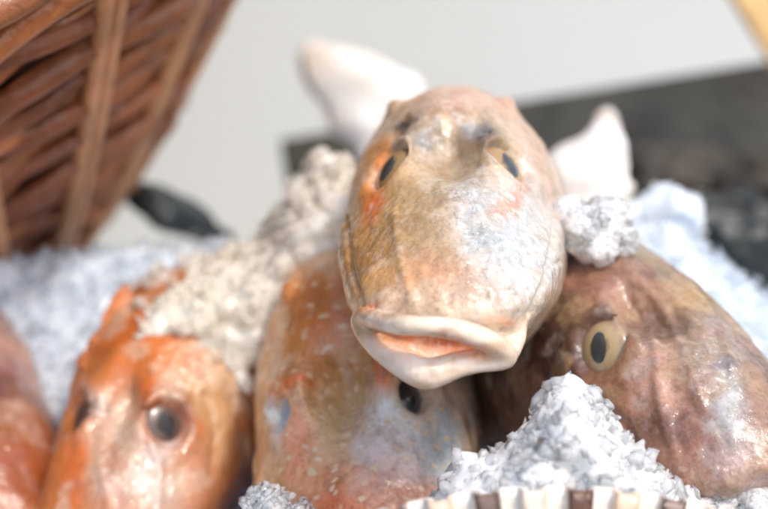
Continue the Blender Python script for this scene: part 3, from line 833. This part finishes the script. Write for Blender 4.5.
# ice bed
ridge = np.array([(-500, 300), (-200, 272), (0, 252), (100, 246), (190, 240), (250, 250), (330, 262), (400, 262), (500, 235), (580, 215), (620, 212), (680, 225), (712, 250), (768, 292), (850, 345), (1100, 420)])
rp = np.array([P(a, b, 1.6) for a, b in ridge])
nx, ny = 360, 260
gx = np.linspace(-2.8, 2.8, nx); gy = np.linspace(-1.0, 3.6, ny)
GX, GY = np.meshgrid(gx, gy, indexing='ij')
zr = np.interp(GX, rp[:, 0], rp[:, 2]); yr = 1.58
kk_ = np.clip((GX-1.0)/0.35, 0, 1); kk_ = kk_*kk_*(3-2*kk_)
Zb = zr - (1.25*(1-kk_)+0.55*kk_)*np.maximum(0, yr-GY) - 0.55*np.maximum(0, GY-yr) - 0.35*np.exp(-((GY-yr)/0.001)**2)*0
Zb = Zb - 1.6*np.clip(0.85-GY, 0, 1)*(1-kk_)
Zb = np.minimum(Zb, zr-0.03)
pp = np.stack([GX, GY, Zb], -1)
Zb = Zb + 0.05*fbm(pp, 3, 5, 2)+0.015*fbm(pp, 11, 8, 2)
Zb = np.maximum(Zb, -1.16)
G = np.stack([GX, GY, Zb], -1)
ii = np.arange(nx*ny).reshape(nx, ny)
Qb = np.stack([ii[:-1, :-1], ii[1:, :-1], ii[1:, 1:], ii[:-1, 1:]], -1).reshape(-1, 4)
o = link('ice_bed', mesh_np('ice_bed', G.reshape(-1, 3), Qb), ICEB)
tag(o, kind='structure')
r = np.random.default_rng(77)
pts, rad = [], []
while len(pts) < 7000:
    i = r.integers(0, nx); j = r.integers(40, ny-60)
    q = G[i, j]
    if q[2] < -1.1: continue
    u, v, dd = proj(q[None])
    if not (-60 < u[0] < 830 and v[0] < 540): continue
    pts.append(q+r.normal(size=3)*0.012); rad.append(0.012+0.045*r.uniform()**2.2)
o = link('ice_crumbs', shards(pts, rad, 'ice_crumbs', r), ICEB2)
tag(o, 'loose bluish white ice crumbs covering the ice bed behind and beside the fish', 'crushed ice', kind='stuff')

# ------------------------------------------------------------------ scallop shell in front
SHELL = None
def scallop_mat():
    m, nt, out = newmat('scallop striped')
    b = N(nt, 'BsdfPrincipled', Roughness=0.35)
    at = N(nt, 'Attribute', attribute_name='tint')
    tc = N(nt, 'TexCoord')
    n = N(nt, 'TexNoise', Scale=26.0, Detail=5.0); L(nt, tc.outputs['Object'], n.inputs['Vector'])
    r = ramp(nt, n.outputs[0], [(0.3, (0.72, 0.62, 0.55)), (0.6, (1, 1, 1))])
    c = mixc(nt, 0.6, at.outputs['Color'], r.outputs[0], 'MULTIPLY')
    L(nt, c, b.inputs['Base Color'])
    bp = N(nt, 'Bump', Strength=0.4, Distance=0.02); L(nt, n.outputs[0], bp.inputs['Height']); L(nt, bp.outputs[0], b.inputs['Normal'])
    b.inputs['Coat Weight'].default_value = 0.4
    L(nt, b.outputs[0], out.inputs[0])
    return m
def scallop(label, hinge, M, size, ribs, seed):
    r = np.random.default_rng(seed)
    nt_, nr = ribs*28+1, 40
    A = np.linspace(-1.0, 1.0, nt_)
    V = np.zeros((nt_, nr, 3)); C = np.zeros((nt_, nr, 3))
    colr = r.uniform(0, 1, ribs+2)
    for i, a in enumerate(A):
        ph = (a+1)/2*ribs
        k = int(min(ph, ribs-1e-6)); f = ph-k
        saw = 0.5-0.5*math.cos(2*math.pi*f)
        sq = min(1, max(0, (saw-0.30)/0.22)); sq = sq*sq*(3-2*sq)
        for j in range(nr):
            t = j/(nr-1)
            R = size*t*(1+0.13*min(abs(a)*1.05, 0.65)**2-0.25*max(0, abs(a)-0.62)**2)*(1+0.008*(sq-0.5)*t)
            x = R*math.sin(a*1.05); y = R*math.cos(a*1.05)
            z = -0.32*size*(1-(1-min(1, t*1.0))**2)*0 + size*0.34*(1-(t*0.96)**2)*math.cos(a*0.8) + 0.034*size*t*sq
            V[i, j] = (x, y, z)
            c = lin((242, 237, 226))
            kk = colr[k]
            edge = math.exp(-((1-t)/0.10)**4)
            if f < 0.5:
                side = abs(f-0.30)
            else: side = abs(f-0.70)
            rib = lin((98, 56, 32)) if k % 2 else lin((226, 158, 82))
            om = lin((70, 36, 18)) if k % 2 else lin((206, 140, 72))
            w = sq*(0.05+0.95*edge)*((0.85+0.15*kk) if k % 2 else 0.1+0.55*kk)
            w2 = math.exp(-((f-0.30)/0.055)**2)+math.exp(-((f-0.72)/0.055)**2)
            c = c*(1-w)+rib*w
            w2 = min(1, w2)*0.9*(1 if k % 2 else 0.35)
            c = c*(1-w2)+om*w2
            C[i, j] = c
    Q = []
    ii = np.arange(nt_*nr).reshape(nt_, nr)
    Q = np.stack([ii[:-1, :-1], ii[1:, :-1], ii[1:, 1:], ii[:-1, 1:]], -1).reshape(-1, 4)
    me = mesh_np('scallop_shell', V.reshape(-1, 3), Q)
    at = me.color_attributes.new('tint', 'FLOAT_COLOR', 'POINT')
    at.data.foreach_set('color', np.concatenate([C.reshape(-1, 3), np.ones((nt_*nr, 1))], 1).astype(np.float32).ravel())
    o = link('scallop_shell', me, scallop_mat())
    so = o.modifiers.new('thickness', 'SOLIDIFY'); so.thickness = 0.022; so.offset = -1
    o.matrix_world = Matrix.Translation(Vector(hinge)) @ Matrix(M.tolist()).to_4x4()
    tag(o, label, 'shell')
    return o
Rc = np.stack([rtv, dirv, upv], 1)
# shell axes: x right, y towards the margin (up and a little forward), z = outer face, towards the camera
tilt = math.radians(62)
yax = dirv*(-math.cos(tilt))*(-1)*0 + (upv*math.sin(tilt) - dirv*math.cos(tilt))
zax = np.cross(rtv, yax)
Ms = np.stack([rtv, yax, zax], 1)
mar = P(556, 478, -0.68)
scallop('ribbed scallop shell with brown and orange stripes along the bottom edge', mar-yax*1.15, Ms, 1.15, 18, 5)

# ------------------------------------------------------------------ white shells behind
def white_shell_mat():
    m, nt, out = newmat('white shell')
    b = N(nt, 'BsdfPrincipled', Roughness=0.35)
    tc = N(nt, 'TexCoord')
    n = N(nt, 'TexNoise', Scale=2.6, Detail=4.0, Distortion=0.5); L(nt, tc.outputs['Object'], n.inputs['Vector'])
    r = ramp(nt, n.outputs[0], [(0.35, (0.82, 0.82, 0.81)), (0.52, (0.80, 0.78, 0.75)), (0.66, (0.70, 0.58, 0.42))])
    L(nt, r.outputs[0], b.inputs['Base Color'])
    w_ = N(nt, 'TexWave', Scale=7.0, Distortion=5.0, Detail=3.0); L(nt, tc.outputs['Object'], w_.inputs['Vector'])
    bp = N(nt, 'Bump', Strength=0.2, Distance=0.02); L(nt, w_.outputs[1], bp.inputs['Height']); L(nt, bp.outputs[0], b.inputs['Normal'])
    b.inputs['Subsurface Weight'].default_value = 0.3; b.inputs['Subsurface Scale'].default_value = 0.08
    L(nt, b.outputs[0], out.inputs[0])
    return m
WHITE = white_shell_mat()
def spindle(name, label, cat, pts, rads, mat, seed, flat=1.0, ribs=0):
    """a knobbly shell: a lofted spindle with a spiral ridge"""
    pts = np.array([P(*p) for p in pts])
    n = 60
    t0 = np.linspace(0, 1, len(pts)); t = np.linspace(0, 1, n)
    C = np.stack([np.interp(t, t0, pts[:, i]) for i in range(3)], 1)
    for _ in range(6): C[1:-1] = (C[:-2]+2*C[1:-1]+C[2:])/4
    Rr = np.interp(t, t0, np.array(rads)*S)
    for _ in range(4): Rr[1:-1] = (Rr[:-2]+2*Rr[1:-1]+Rr[2:])/4
    T = np.gradient(C, axis=0); T /= np.linalg.norm(T, axis=1)[:, None]
    G = np.zeros((40, n, 3))
    for k in range(n):
        a = np.cross(T[k], dirv); a /= np.linalg.norm(a); b = np.cross(T[k], a)
        for i in range(40):
            ph = 2*math.pi*i/40
            q = 1+0.07*math.cos(ph+t[k]*20)+0.05*math.sin(3*ph+seed)+0.02*math.sin(t[k]*31+2*ph)
            G[i, k] = C[k]+Rr[k]*q*(math.cos(ph)*a+math.sin(ph)*b*flat)
    G = G+0.05*np.stack([fbm(G, 2.6, seed+q_, 3) for q_ in (1, 4, 7)], -1)*np.minimum(1, np.minimum(t, 1-t)*6)[None, :, None]
    G[:, 0] = C[0]; G[:, -1] = C[-1]
    mb = MB(); mb.grid(G, True)
    o = mb.build(name, mat)
    return tag(o, label, cat)
spindle('white_shell', 'long white shell with a cream patch leaning left behind the top fish', 'shell',
        [(302, 46, 3.2), (314, 58, 3.2), (337, 78, 3.18), (362, 102, 3.16), (385, 127, 3.15), (400, 160, 3.12), (400, 200, 3.1)], [11, 38, 58, 69, 69, 51, 22], WHITE, 1, 0.6)
spindle('white_shell', 'upright white pointed shell behind the top fish, in front of the dark board', 'shell',
        [(609, 114, 2.4), (604, 130, 1.7), (593, 152, 1.7), (588, 182, 1.7), (590, 215, 1.7), (592, 250, 1.7)], [13, 29, 46, 55, 55, 33], WHITE, 2, 0.7)

# ------------------------------------------------------------------ wicker basket
WICK = simple('wicker brown', (0.23, 0.075, 0.032), 0.35, 0.5, 5, 0.02, 14)
WICKM = simple('wicker mid brown', (0.30, 0.11, 0.045), 0.35, 0.5, 5, 0.02, 14)
WICKR = simple('wicker red brown', (0.40, 0.14, 0.05), 0.3, 0.5, 5, 0.02, 14)
WICKL = simple('wicker pale brown', (0.60, 0.29, 0.13), 0.3, 0.35, 5, 0.02, 14)
SHADE_BACK = simple('basket lining dark', (0.045, 0.02, 0.012), 0.8, 0.3, 5)  # dark colour standing in for shade inside the basket
def basket():
    c = P(-74, 232, 3.35)
    Rb = np.array((Euler((math.radians(22), math.radians(-19), 0)).to_matrix()))
    root = empty('wicker_basket', c, Rb*1.13)
    tag(root, 'brown woven wicker basket standing at the upper left behind the ice', 'basket')
    r0, r1, H = 0.85, 2.5, 1.7
    def rad(z): return r0+(r1-r0)*(z/H)**0.85
    ns = 26
    for s in range(ns):
        a = 2*math.pi*(s+0.3)/ns
        mb = MB()
        zz = np.linspace(-0.02, H+0.02, 24)
        for off in (-0.03, 0.03):
            mb.tube([((rad(max(z, 0))+0.085)*math.cos(a)-off*math.sin(a), (rad(max(z, 0))+0.085)*math.sin(a)+off*math.cos(a)+0.02*math.sin(z*5+s), z) for z in zz], 0.032, 8)
        mb.build('stake', WICKL, root)
    rows = 21
    for k in range(rows):
        z = 0.04+k*(H-0.22)/rows
        mb = MB()
        n = ns*8
        pts = []
        for i in range(n+1):
            a = 2*math.pi*i/n
            w = math.cos(a*ns/2+math.pi*(k % 2))
            pts.append(((rad(z)+0.01+0.05*w)*math.cos(a), (rad(z)+0.01+0.05*w)*math.sin(a), z+0.022*math.sin(a*5+k*2.3)+0.012*math.sin(a*17+k)))
        mb.tube(pts, 0.033+0.006*((k*7) % 4), 10)
        mb.build('weaving_rod', (WICK, WICKM, WICK, WICKR)[k % 4], root)
    for k, (z, dr) in enumerate(((H-0.10, 0.06), (H+0.02, 0.03), (H+0.06, 0.12))):
        mb = MB()
        pts = [((rad(H)+dr+0.03*math.sin(13*a+k*2))*math.cos(a), (rad(H)+dr+0.03*math.sin(13*a+k*2))*math.sin(a), z+0.035*math.cos(13*a+k*2)) for a in np.linspace(0, 2*math.pi, 220)]
        mb.tube(pts, 0.055, 10)
        mb.build('rim', (WICKR, WICKL, WICKM)[k], root)
    mb = MB()
    G = np.zeros((60, 2, 3))
    for i in range(60):
        a = 2*math.pi*i/60
        G[i, 0] = (0, 0, 0.02); G[i, 1] = (r0*math.cos(a), r0*math.sin(a), 0.02)
    mb.grid(G, True); mb.build('base', WICK, root)
    mb = MB(); G = np.zeros((80, 14, 3))
    for i in range(80):
        for j in range(14):
            a = 2*math.pi*i/80; z = 0.03+(H-0.12)*j/13
            G[i, j] = ((rad(z)-0.06)*math.cos(a), (rad(z)-0.06)*math.sin(a), z)
    mb.grid(G, True); mb.build('shade_backing', SHADE_BACK, root)  # added dark sheet, stands in for the shade between the rods
basket()

# ------------------------------------------------------------------ counter, wall, crate and clutter behind
def box(mb, c, ax, half, bev=0.0):
    c = np.array(c)
    vs = []
    for sx in (-1, 1):
        for sy in (-1, 1):
            for sz in (-1, 1):
                vs.append(tuple(c+ax[:, 0]*half[0]*sx+ax[:, 1]*half[1]*sy+ax[:, 2]*half[2]*sz))
    b = len(mb.v); mb.v += vs
    for f in ((0, 1, 3, 2), (4, 6, 7, 5), (0, 4, 5, 1), (2, 3, 7, 6), (0, 2, 6, 4), (1, 5, 7, 3)):
        mb.f.append(tuple(b+i for i in f))
def bevel(o, w=0.01):
    m = o.modifiers.new('bevel', 'BEVEL'); m.width = w; m.segments = 2
    return o

WALLC = simple('painted wall', (0.66, 0.675, 0.645), 0.7, 0.03, 0.6, 0.004, 30)
mb = MB(); mb.grid(np.array([[(-10, 7.2, -1.2), (-10, 7.2, 7)], [(10, 7.2, -1.2), (10, 7.2, 7)]], float))
tag(mb.build('wall', WALLC, smooth=False), kind='structure')
TAB = simple('counter grey', (0.34, 0.35, 0.35), 0.5, 0.2, 2, 0.01, 20)
mb = MB(); mb.grid(np.array([[(-10, -1.6, -1.2), (-10, 7.3, -1.2)], [(10, -1.6, -1.2), (10, 7.3, -1.2)]], float))
tag(mb.build('counter_top', TAB, smooth=False), kind='structure')

# long dark board, its top edge rising to the right
BOARD = simple('dark weathered board', (0.052, 0.050, 0.041), 0.6, 0.35, 3, 0.02, 10)
a = P(281, 140, 4.5); b = P(900, 40, 4.1)
ex = (b-a); Lh = np.linalg.norm(ex); ex /= Lh
ez = upv - ex*(upv @ ex); ez /= np.linalg.norm(ez); ey = np.cross(ez, ex)
mb = MB(); hgt = 0.80
box(mb, (a+b)/2-ez*hgt/2*1.0, np.stack([ex, ey, ez], 1), (Lh/2, 0.06, hgt/2))
o = bevel(mb.build('dark_board', BOARD, smooth=False), 0.02)
tag(o, 'long dark grey board standing on edge across the back', 'board')

# dark shellfish behind on the right
DSH = simple('dark brown shell', (0.035, 0.027, 0.018), 0.6, 0.6, 7, 0.05, 9)
DSH2 = simple('dark teal shell', (0.012, 0.018, 0.018), 0.35, 0.6, 7, 0.04, 9)
def rough_shell(label, px, py, d, sz, ax, mat, seed):
    n = 32
    G = np.zeros((n*2, n, 3))
    c = P(px, py, d)
    R = np.array(Euler(ax).to_matrix())
    for i in range(n*2):
        for j in range(n):
            th = math.pi*j/(n-1); ph = 2*math.pi*i/(n*2)
            G[i, j] = (math.sin(th)*math.cos(ph), math.sin(th)*math.sin(ph)*1.0, math.cos(th))
    nz = fbm(G, 1.6, seed, 4)
    lay = np.sin(G[..., 2]*22+nz*4)*0.03
    taper = (1-0.35*G[..., 0:1])
    G = G*(1+0.22*nz+lay)[..., None]*np.concatenate([np.ones_like(taper), taper, taper], -1)*np.array(sz)
    mb = MB(); mb.grid(G @ R.T + c, True)
    o = mb.build('rough_shell', mat)
    o.data.materials[0] = mat
    return tag(o, label, 'shell', 'dark shells heaped behind the ice')
rough_shell('brown rough shell in the dark heap at the right, below the board', 700, 178, 3.2, (0.40, 0.27, 0.15), (0.3, 0.2, 0.2), DSH, 1)
rough_shell('lighter brown rough shell at the right edge of the dark heap', 770, 185, 3.0, (0.34, 0.27, 0.16), (0.1, -0.3, -0.4), DSH, 2)
rough_shell('largest dark teal shell low at the right edge, just behind the ice', 752, 245, 2.6, (0.38, 0.29, 0.23), (0.1, 0.4, 0.3), DSH2, 3)
rough_shell('small dark shell directly behind the white ice lump', 668, 188, 3.3, (0.25, 0.22, 0.14), (0.5, -0.2, 0.8), DSH, 4)
rough_shell('dark green black shell tucked under the foot of the basket', 182, 216, 2.9, (0.25, 0.16, 0.08), (0.2, 0.5, 0.2), DSH2, 5)

# yellow wood piece at the top right
YEL = simple('yellow wood', (0.74, 0.48, 0.20), 0.5, 0.2, 3, 0.01, 10)
a = P(706, -40, 3.4); b = P(790, 95, 3.4); ex = (b-a); Lh = np.linalg.norm(ex); ex /= Lh
ey = dirv; ez = np.cross(ex, ey)
mb = MB(); box(mb, (a+b)/2+ez*0.20, np.stack([ex, ey, ez], 1), (Lh/2, 0.04, 0.20))
tag(bevel(mb.build('wooden_slat', YEL, smooth=False), 0.03), 'yellow tan wooden slat slanting through the top right corner', 'slat')

# ------------------------------------------------------------------ light
w = bpy.data.worlds.new('World'); sc.world = w; w.use_nodes = True
nt = w.node_tree; bg = nt.nodes['Background']
sky = nt.nodes.new('ShaderNodeTexSky'); sky.sky_type = 'NISHITA'; sky.sun_disc = False
SE, SA = math.radians(52), math.radians(140)   # sun elevation, compass angle from +Y clockwise
sky.sun_elevation = SE; sky.sun_rotation = SA
sky.dust_density = 3.0; sky.air_density = 1.0
nt.links.new(sky.outputs[0], bg.inputs[0]); bg.inputs[1].default_value = 0.25
ld = bpy.data.lights.new('sun', 'SUN'); lo = bpy.data.objects.new('sun', ld); col.objects.link(lo)
ld.energy = 1.75; ld.angle = math.radians(5); ld.color = (1.0, 0.945, 0.87)
sd = Vector((math.sin(SA)*math.cos(SE), math.cos(SA)*math.cos(SE), math.sin(SE)))
lo.rotation_euler = sd.to_track_quat('Z', 'Y').to_euler()
lo.location = sd*6

sc.view_settings.view_transform = 'Standard'
sc.view_settings.look = 'None'
sc.view_settings.exposure = 0
sc.render.engine = 'CYCLES'
sc.cycles.use_denoising = True
sc.cycles.max_bounces = 12
sc.cycles.diffuse_bounces = 8
sc.cycles.transmission_bounces = 8
sc.cycles.transparent_max_bounces = 24
sc.cycles.sample_clamp_indirect = 6
